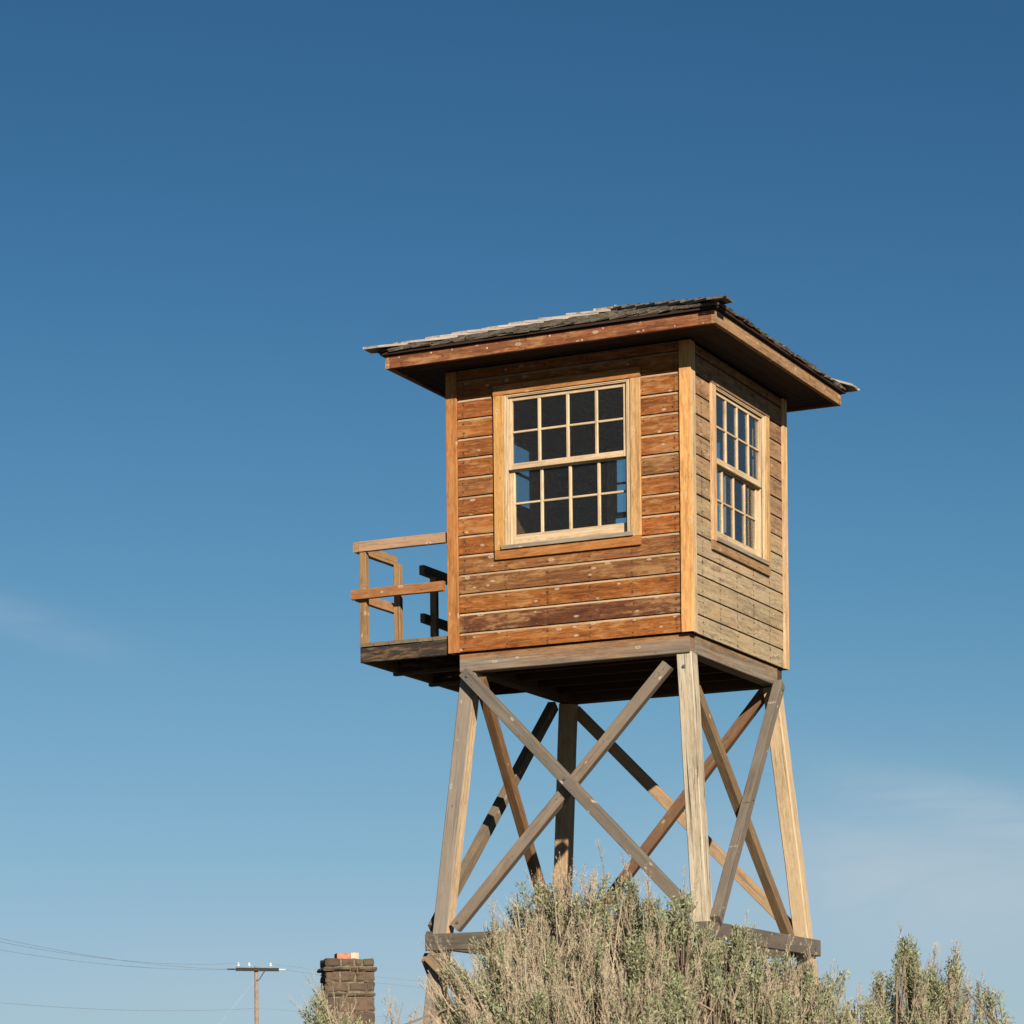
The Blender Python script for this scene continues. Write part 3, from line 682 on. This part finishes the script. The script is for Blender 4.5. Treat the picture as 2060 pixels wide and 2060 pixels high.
# ================================================================ stone chimney
D_CH = 55.0
cb = at(702, 2320, D_CH); CHX, CHY = cb.x, cb.y
ang = math.atan2((CAM-cb).y, (CAM-cb).x)+math.pi/2 + rad(9)     # local x = along the front face
ux = Vector((math.cos(ang), math.sin(ang), 0)); uy = Vector((-math.sin(ang), math.cos(ang), 0))   # uy points away from the camera
chim = empty('stone_chimney', (CHX, CHY, 0)); tag(chim, 'free-standing brown stone chimney seen beyond the left sagebrush', 'chimney')
pxm = D_CH/F_PX
ch_top = EYE+(2320-1926)*pxm
def ch(x, y, z): return Vector((CHX, CHY, 0))+ux*x+uy*y+Vector((0, 0, z))
hw = 49*pxm; DP = 80*pxm/2
core = [(-hw+.022, -DP+.022), (hw-.022, -DP+.022), (hw-.022, DP-.022), (-hw+.022, DP-.022)]
V = [tuple(ch(x, y, z)-Vector((CHX, CHY, 0))) for z in (-.2, ch_top-.02) for x, y in core]
obj('mortar_core', V, [(0, 1, 5, 4), (1, 2, 6, 5), (2, 3, 7, 6), (3, 0, 4, 7), (4, 5, 6, 7), (3, 2, 1, 0)], M['mortar'], chim, Matrix.Translation(Vector((CHX, CHY, 0))))
def stone(x0, x1, z0, z1, face, ext, depth=.2):
    """An uneven block on one face of the shaft."""
    g = .008; x0 += g; x1 -= g; z0 += g; z1 -= g
    nx, nz = 3, 3; V = []; Fc = []
    jit = lambda a: random.uniform(-a, a)
    J = min(x1-x0, z1-z0)*.17
    for layer, inset in ((0, 0.0), (1, .22), (2, .34)):
        for t in range(8):
            cx_, cz_ = [(0, 0), (.5, 0), (1, 0), (1, .5), (1, 1), (.5, 1), (0, 1), (0, .5)][t]
            m_ = .0 if layer == 0 else (.004 if layer == 1 else .03)
            x = x0+m_+(x1-x0-2*m_)*cx_+jit(J*.6); z = z0+m_+(z1-z0-2*m_)*cz_+jit(J*.6)
            V.append((x, -ext+(depth if layer == 0 else (.02 if layer == 1 else 0))+jit(.012), z))
    for L_ in (0, 8):
        for t in range(8): Fc.append((L_+t, L_+(t+1) % 8, L_+8+(t+1) % 8, L_+8+t))
    Fc.append(tuple(range(16, 24)))
    if face == 'front': T = lambda v: ch(v[0], v[1]-DP, v[2])
    elif face == 'left': T = lambda v: ch(v[1]-hw, -v[0], v[2])
    elif face == 'right': T = lambda v: ch(-v[1]+hw, v[0], v[2])
    else: T = lambda v: ch(-v[0], DP-v[1], v[2])
    P = [T(v) for v in V]; c = sum(P, Vector())/len(P)
    return obj('stone', [tuple(p-c) for p in P], Fc, M['stone'], chim, Matrix.Translation(c))
zt = ch_top
px2 = lambda n: n*pxm/6.44
courses = [(110, .0, [190, 165, 100, 150]), (62, .052, [340, 90, 240]), (136, 0, [165, 175, 220]), (132, .0, [260, 205, 95]), (58, .02, [230, 300]), (200, 0, [110, 155, 240])]
z = zt
while z > -.05:
    if courses: hgt, ext, ws = courses.pop(0); hgt = px2(hgt)
    else: hgt, ext, ws = random.uniform(.16, .34), random.uniform(-.01, .02), [random.uniform(.6, 1.4) for _ in range(random.choice((3, 3, 4)))]
    for face, half in (('front', hw), ('left', DP), ('right', hw*0+DP), ('back', hw)):
        wsf = ws if face == 'front' else [random.uniform(.7, 1.3) for _ in range(3)]
        ex_ = half+ext; tot = sum(wsf); x = -ex_
        for q in wsf:
            x1 = x+2*ex_*q/tot; stone(x, x1, z-hgt, z, face, ext+random.uniform(-.006, .012)); x = x1
    z -= hgt
def brick(name, x0, x1, h, m):
    V, Fc = boxgeo(x1-x0, .34, h, .012); c = ch((x0+x1)/2, -.12, zt-.02+h/2)
    mw = Matrix(((ux.x, uy.x, 0, c.x), (ux.y, uy.y, 0, c.y), (0, 0, 1, c.z), (0, 0, 0, 1))); obj(name, V, Fc, M[m], chim, mw)
brick('clay_brick', px2(-160), px2(12), px2(80), 'brick'); brick('pale_brick', px2(16), px2(122), px2(86), 'firebrick')

# ================================================================ utility pole and wires
D_P = 177.0; pm = D_P/F_PX
pb = at(519, 2320, D_P); PB = Vector((pb.x, pb.y, 0))
pole = empty('utility_pole', PB); tag(pole, 'distant wooden utility pole with a dark crossarm and three white insulators', 'utility pole')
ptop = EYE+(2320-1938)*pm
V, Fc = cyl((0, 0, 0), (0, 0, ptop), 4.6*pm*1.15, 3.9*pm, 10); obj('pole_shaft', V, Fc, M['wpole'], pole, Matrix.Translation(PB))
lr = RIGHT.copy(); lr.z = 0; lr.normalize(); lf = FWD.copy()
adir = (lr*.95+lf*.31).normalized()                   # crossarm direction
def pp(du, z, df=0): return PB+adir*du+Vector((-adir.y, adir.x, 0))*df+Vector((0, 0, z))
zarm = EYE+(2320-1945)*pm
f_ = 1/.95
board('crossarm', pole, pp(-41*pm*f_, zarm, -.17), pp(43*pm*f_, zarm, -.17), (0, 0, 1), .20, .13, (.04, .036, .032, .0), 'inside')
for dx in (-36, -15, 27):
    c = pp(dx*pm*f_, zarm+.10, -.17); parts = [cyl(c, c+Vector((0, 0, .12)), .02)]
    for (h0, h1, r0, r1) in ((.10, .17, .11, .10), (.17, .20, .10, .06), (.20, .27, .085, .085), (.27, .31, .085, .04)): parts.append(cyl(c+Vector((0, 0, h0)), c+Vector((0, 0, h1)), r0, r1, 10))
    V, Fc = merge(parts); obj('insulator', [tuple(Vector(v)-c) for v in V], Fc, M['ceramic'], pole, Matrix.Translation(c))
for s in (1,):
    board('arm_brace', pole, pp(s*16*pm, zarm-.1, -.15), pp(s*5*pm, zarm-.62, -.12), Vector((-adir.y, adir.x, 0)), .05, .05, (.04, .04, .04, 0), 'timber')
    board('arm_brace', pole, pp(s*5*pm, zarm-.62, -.12), pp(-s*2*pm, zarm-.66, -.12), Vector((-adir.y, adir.x, 0)), .05, .05, (.04, .04, .04, 0), 'timber')
for du, m_ in ((-52, 'tar'), (52, 'ceramic')):
    c0, c1 = pp((du-9)*pm, zarm, -.17), pp((du+7)*pm, zarm, -.17); V, Fc = cyl(c0, c1, .06 if m_ == 'ceramic' else .04, .05, 8)
    obj('strain_insulator', [tuple(Vector(v)-c0) for v in V], Fc, M[m_], pole, Matrix.Translation(c0))
def wire(name, a, b, sag, r, label, n=28):
    a, b = Vector(a), Vector(b); parts = []; pts = []
    for i in range(n+1):
        t = i/n; pts.append(a.lerp(b, t)-Vector((0, 0, sag*4*t*(1-t))))
    V = []; Fc = []
    for i, p in enumerate(pts):
        d = (pts[min(i+1, n)]-pts[max(i-1, 0)]).normalized(); e = d.cross(Vector((0, 0, 1))).normalized(); g = e.cross(d)
        for k in range(4): V.append(tuple(p-a+(e*math.cos(k*math.pi/2)+g*math.sin(k*math.pi/2))*r))
    for i in range(n):
        for k in range(4): Fc.append((i*4+k, i*4+(k+1) % 4, i*4+4+(k+1) % 4, i*4+4+k))
    return tag(obj(name, V, Fc, M['wire'], None, Matrix.Translation(a)), label, 'power line', 'power lines on the utility pole')
wire('power_line', pp(-60*pm, zarm, -.17), at(-260, 1822, 120), .55, .008, 'topmost thin wire running from the crossarm to the left edge')
wire('power_line', pp(-36*pm, zarm+.36, -.17), at(-260, 1831, 121), .75, .008, 'thin wire just under the topmost one, left of the pole')
wire('power_line', pp(-58*pm, zarm-.02, -.17), at(-260, 1858, 122), .55, .008, 'third thin wire from the top, left of the crossarm')
wire('power_line', pp(0, EYE+(2320-2023)*pm, -.3), at(-260, 1989, 122), .45, .008, 'lowest faint wire crossing the lower left corner to the pole')
wire('power_line', pp(60*pm, zarm, -.17), at(1180, 2006, 235), .4, .010, 'wire leaving the crossarm rightwards behind the stone chimney')
wire('power_line', pp(27*pm, zarm+.36, -.17), at(1180, 1988, 237), .4, .008, 'faint upper wire right of the pole, between chimney and tower leg')
wire('power_line', pp(0, EYE+(2320-2023)*pm, -.3), at(1180, 2052, 236), .3, .007, 'faint low wire right of the pole behind the chimney')
gw = pp(-2*pm, zarm-.6, -.2)
tag(wire('guy_wire', gw, at(306, 2222, 172), 0.02, .008, '', 6), 'slanting guy wire running down left from the utility pole', 'guy wire')
del bpy.data.objects['guy_wire']['group']

# ================================================================ sagebrush
def sage(name, base, clusters, label, seed, lean=(0, 0)):
    """clusters: (x, y, top, radius, n_leafy, n_dry, leanx) relative to base; builds leaves, dry stalks and woody stems."""
    rg = np.random.default_rng(seed); root = empty(name, base); tag(root, label, 'sagebrush', 'sagebrush in the foreground')
    LV, LF, SV, SF, BV, BF = [], [], [], [], [], []; cnt = {'L': 0, 'S': 0, 'B': 0}
    def addL(v, f): LV.append(v); LF.append(f+cnt['L']); cnt['L'] += len(v)
    def addS(v, f): SV.append(v); SF.append(f+cnt['S']); cnt['S'] += len(v)
    def addB(v, f): BV.append(v); BF.append(f+cnt['B']); cnt['B'] += len(v)
    def basis(d):
        a = np.cross(d, [0.3, 0.2, 1.0]+rg.normal(0, .2, 3)); a /= np.linalg.norm(a)+1e-9; return a, np.cross(d, a)
    def tube(pts, r0, r1, add):
        n = len(pts); v = []; 
        for i, p in enumerate(pts):
            d = pts[min(i+1, n-1)]-pts[max(i-1, 0)]; d = d/(np.linalg.norm(d)+1e-9); a, b = basis(d) if i == 0 else (a0-d*np.dot(a0, d), None)
            a = a/np.linalg.norm(a); b = np.cross(d, a); a0 = a; r = r0+(r1-r0)*i/(n-1)
            for k in range(3):
                t = 2.0944*k; v.append(p+(a*math.cos(t)+b*math.sin(t))*r)
        f = []
        for i in range(n-1):
            for k in range(3):
                k2 = (k+1) % 3; f += [(i*3+k, i*3+k2, i*3+3+k2), (i*3+k, i*3+3+k2, i*3+3+k)]
        add(np.array(v), np.array(f))
    def leaves(tip, d, ln, n, size, spread):
        a, b = basis(d); t = rg.random(n)**.8; phi = rg.random(n)*6.283
        rr = spread*(.25+.75*np.sin(np.clip(t, .02, 1)*2.6))
        rad_ = np.cos(phi)[:, None]*a+np.sin(phi)[:, None]*b
        bend = rg.normal(0, .004, (n, 3))
        o = tip-d*ln*(1-t)[:, None]+rad_*(rr*rg.random(n)*.7)[:, None]+bend
        up = d*rg.uniform(.5, 1.2, n)[:, None]+rad_*rg.uniform(.3, 1.0, n)[:, None]+rg.normal(0, .25, (n, 3)); up /= np.linalg.norm(up, axis=1)[:, None]
        sd_ = np.cross(up, rad_+rg.normal(0, .5, (n, 3))); sd_ /= np.linalg.norm(sd_, axis=1)[:, None]+1e-9; nr = np.cross(sd_, up)
        L = size*rg.uniform(.6, 1.3, n)[:, None]; w_ = L*rg.uniform(.11, .17, n)[:, None]
        m_ = o+up*L*.62-nr*L*.05
        v = np.stack([o, m_-sd_*w_, o+up*L+nr*L*.08, m_+sd_*w_], 1).reshape(-1, 3)
        i = np.arange(n)*4; f = np.concatenate([np.stack([i, i+1, i+2], 1), np.stack([i, i+2, i+3], 1)])
        addL(v, f)
    def dry(tip, d, ln, n):
        a, b = basis(d); bow = (a*rg.normal(0, .05)+b*rg.normal(0, .05))*ln
        P = np.array([tip-d*ln*(1-t)+bow*math.sin(t*3.14)+rg.normal(0, .003, 3) for t in np.linspace(0, 1, 6)])
        tube(list(P), .0017, .0007, addS)
        t = rg.uniform(.22, .98, n); u5 = t*5; idx = np.clip(u5.astype(int), 0, 4); o = P[idx]+(P[idx+1]-P[idx])*(u5-idx)[:, None]
        phi = rg.random(n)*6.283; rad_ = np.cos(phi)[:, None]*a+np.sin(phi)[:, None]*b
        up = d+rad_*rg.uniform(.10, .55, n)[:, None]+rg.normal(0, .10, (n, 3)); up /= np.linalg.norm(up, axis=1)[:, None]
        L = (rg.uniform(.025, .085, n)*(1.15-t*.7))[:, None]; sd_ = np.cross(up, rg.normal(0, 1, (n, 3))); sd_ /= np.linalg.norm(sd_, axis=1)[:, None]
        mid_ = o+up*L*.55+rad_*L*.06; w_ = .00065
        v = np.stack([o-sd_*w_, o+sd_*w_, mid_+sd_*w_*.8, mid_-sd_*w_*.8, o+up*L-rad_*L*.05], 1).reshape(-1, 3); i = np.arange(n)*5
        addS(v, np.concatenate([np.stack([i, i+1, i+2], 1), np.stack([i, i+2, i+3], 1), np.stack([i+3, i+2, i+4], 1)]))
        m_ = n*5; k = rg.integers(0, n, m_); q = rg.uniform(.2, 1.05, m_)[:, None]; c = o[k]+up[k]*L[k]*q+rg.normal(0, .0012, (m_, 3))
        e1 = rg.normal(0, 1, (m_, 3)); e1 /= np.linalg.norm(e1, axis=1)[:, None]; sz = rg.uniform(.0010, .0024, m_)[:, None]
        v = np.stack([c-e1*sz*.6, c+e1*sz*.6, c+up[k]*sz*2.4], 1).reshape(-1, 3); i = np.arange(m_)*3; addS(v, np.stack([i, i+1, i+2], 1))
    rt = np.array([lr.x, lr.y, 0.]); fw = np.array([lf.x, lf.y, 0.]); zz = np.array([0, 0, 1.])
    for (x, y, top, R_, nl, nd, lx) in clusters:
        foot = rt*x*.35+fw*y*.35; head = rt*x+fw*y+zz*(top-.30)
        mid = foot*.4+head*.6+zz*.0; mid[2] = top*.42
        tube([foot, foot*.6+mid*.4, mid, head*.6+mid*.4, head], .018, .005, addB)
        def spot(dr):
            q = rg.random()**.6*R_*(.38+min(1.0, dr/.2)*.92+dr*.6); ph = rg.random()*6.283; return q*math.cos(ph), q*math.sin(ph)
        def heading(ox, oy, sg):
            d = zz+rt*(ox/max(R_, .01)*.18+lx)+fw*(oy/max(R_, .01)*.18)+rg.normal(0, sg, 3); return d/np.linalg.norm(d)
        for ci in range(max(2, int(nl*1.08)//8) if nl else 0):          # dense leafy plumes
            dr = (rg.random()**1.3*.46 if ci > 1 else rg.random()*.02); ox, oy = spot(dr) if ci else (0., 0.)
            D = heading(ox, oy, .14); wide = rg.uniform(.010, .022)
            for _ in range(8):
                up_ = rg.random()**1.4*.13; e = rg.normal(0, 1, 3)*wide*(1+up_*5); e[2] *= .3
                d = D+rg.normal(0, .12, 3); d /= np.linalg.norm(d)
                tip = rt*(x+ox-lx*dr*.7)+fw*(y+oy)+zz*(top-dr)-D*up_+e
                ln = rg.uniform(.06, .15); leaves(tip, d, ln, int(ln*820), .0125, .012)
                st = tip-D*(ln+rg.uniform(.10, .25))-e*.8; tube([st, tip-d*ln*.6, tip-d*.012], .0026, .0011, addB)
        for _ in range(int(nd*.95)):                      # dry seed stalks
            dr = rg.random()**1.2*.46; ox, oy = spot(dr); d = heading(ox, oy, .15)+rt*rg.normal(0, .10); d /= np.linalg.norm(d)
            tip = rt*(x+ox-lx*dr*.7)+fw*(y+oy)+zz*(top-dr)
            dry(tip+d*rg.random()**2.2*.09, d, rg.uniform(.20, .42), int(rg.integers(22, 42)))
        for _ in range(7+nd//7):                         # long straw-coloured stems running up through the crown
            dr = rg.random()*.34; ox, oy = spot(dr+.12); d = heading(ox, oy, .10); tip = rt*(x+ox-lx*dr*.7)+fw*(y+oy-.01)+zz*(top-dr); ln = rg.uniform(.25, .5)
            tube([tip-d*ln, tip-d*ln*.66+rg.normal(0, .006, 3), tip-d*ln*.33+rg.normal(0, .006, 3), tip], .0026, .0010, addS)
        for _ in range(5):                                # bare woody twigs
            dr = rg.uniform(.05, .4); ox, oy = spot(dr); d = heading(ox, oy, .35); tip = rt*(x+ox)+fw*(y+oy)+zz*(top-dr); ln = rg.uniform(.2, .4)
            tube([tip-d*ln, tip-d*ln*.6+rg.normal(0, .012, 3), tip-d*ln*.25+rg.normal(0, .012, 3), tip], .0042, .0014, addB)
    for nm, Vs, Fs, m_ in (('leaves', LV, LF, 'leaf'), ('seed_stalks', SV, SF, 'stalk'), ('woody_stems', BV, BF, 'bark')):
        if not Vs: continue
        V = np.concatenate(Vs).astype(np.float32); Fa = np.concatenate(Fs).astype(np.int32)
        me = bpy.data.meshes.new(nm); me.vertices.add(len(V)); me.vertices.foreach_set('co', V.ravel())
        me.loops.add(Fa.size); me.loops.foreach_set('vertex_index', Fa.ravel()); me.polygons.add(len(Fa)); me.polygons.foreach_set('loop_start', np.arange(len(Fa), dtype=np.int32)*3)
        me.update(calc_edges=True); me.materials.append(M[m_])
        o = bpy.data.objects.new(nm, me); COL.objects.link(o); place(o, Matrix.Translation(Vector(base)), root); o['kind'] = 'stuff'
    return root
def bush(cpx, D, items, label, seed):
    """items: (picture x, picture y of the tip, depth offset, radius, leafy, dry, lean)"""
    b = at(cpx, 2320, D); base = (b.x, b.y, -.02); cl = []
    for (px, py, dy, R_, nl, nd, lx) in items:
        d = D+dy; cl.append(((px-cpx)/F_PX*d, dy, EYE+.02+(CY_PX-py)/F_PX*d-(px-1030)*.0102/F_PX*d*0, R_, nl, nd, lx))
    return sage('sagebrush', base, cl, label, seed)
bush(1215, 8.0, [(1045, 1790, .10, .055, 60, 8, -.08), (1000, 1845, .02, .075, 45, 60, -.20), (1095, 1778, .10, .060, 4, 95, -.04), (1140, 1782, .04, .060, 6, 110, 0), (1180, 1800, .0, .06, 14, 80, .02),
                 (1212, 1764, .02, .040, 46, 40, 0), (1262, 1766, .02, .042, 50, 50, .03), (1306, 1792, -.05, .036, 42, 30, .02), (1372, 1795, -.02, .062, 95, 18, .05), (1425, 1865, .0, .06, 55, 34, .12),
                 (1090, 1890, -.22, .09, 40, 80, -.10), (1190, 1880, -.24, .09, 46, 80, 0), (1300, 1890, -.22, .09, 60, 60, .06), (1110, 1970, -.38, .11, 55, 90, -.08), (1235, 1965, -.40, .11, 70, 70, 0), (1360, 1960, -.3, .10, 75, 50, .1),
                 (1150, 1860, .28, .11, 30, 70, 0), (1300, 1860, .28, .11, 60, 30, .05), (1230, 1860, .16, .09, 40, 40, 0)],
     'large tall sagebrush standing before the middle of the tower legs', 3)
bush(985, 7.7, [(900, 1930, .0, .06, 22, 75, -.55), (945, 1955, .05, .08, 36, 80, -.36), (1010, 1905, .05, .08, 55, 60, -.18), (885, 2005, .0, .06, 30, 60, -.6), (960, 2030, -.15, .10, 50, 80, -.25), (1050, 1990, -.1, .10, 50, 70, -.08), (1000, 1960, .25, .10, 50, 50, -.1), (905, 2055, -.05, .06, 30, 40, -.5)],
     'dry sagebrush leaning left across the foot of the left tower leg', 8)
bush(1540, 8.3, [(1460, 1885, .05, .06, 55, 14, 0), (1502, 1866, .0, .040, 40, 12, 0), (1545, 1898, -.03, .045, 45, 12, .04), (1480, 1950, -.2, .10, 90, 30, 0), (1580, 1930, .0, .06, 40, 60, .06), (1628, 1930, .05, .06, 45, 60, .08), (1690, 1958, .0, .05, 40, 22, .15), (1560, 1990, -.2, .11, 90, 40, .05), (1650, 2010, -.1, .10, 70, 50, .15), (1725, 2005, .0, .06, 35, 40, .08), (1760, 2040, .05, .07, 50, 40, .05), (1700, 2035, -.15, .08, 60, 40, .1), (1430, 1980, -.1, .10, 70, 40, -.05), (1530, 1965, .25, .12, 70, 40, 0)],
     'grey-green sagebrush below the right-hand girt of the tower', 15)
bush(1850, 8.8, [(1828, 1893, .0, .036, 42, 8, 0), (1868, 1945, .0, .055, 50, 22, .06), (1928, 1925, .03, .030, 26, 14, .12), (1785, 1965, .0, .055, 45, 14, -.12), (1905, 1910, .1, .07, 0, 26, .1), (1850, 2010, -.1, .10, 70, 40, 0), (1940, 2020, .0, .08, 40, 40, .15), (1780, 2035, -.05, .09, 60, 20, -.1), (1985, 1985, .05, .05, 6, 26, .2), (2020, 2050, .0, .08, 30, 30, .2)],
     'separate spiky sagebrush at the lower right edge', 21)
bush(675, 9.2, [(640, 1985, .0, .05, 12, 26, -.4), (615, 2012, .0, .05, 16, 12, -.6), (665, 2030, .0, .06, 45, 20, -.1), (752, 2030, .0, .045, 40, 4, .1), (710, 2040, .0, .07, 45, 20, 0), (700, 2000, .08, .05, 0, 16, 0), (785, 2010, .1, .04, 0, 10, .1), (690, 2080, -.1, .12, 80, 30, 0), (840, 2050, .0, .08, 20, 30, .1)],
     'low sagebrush in front of the stone chimney', 27)
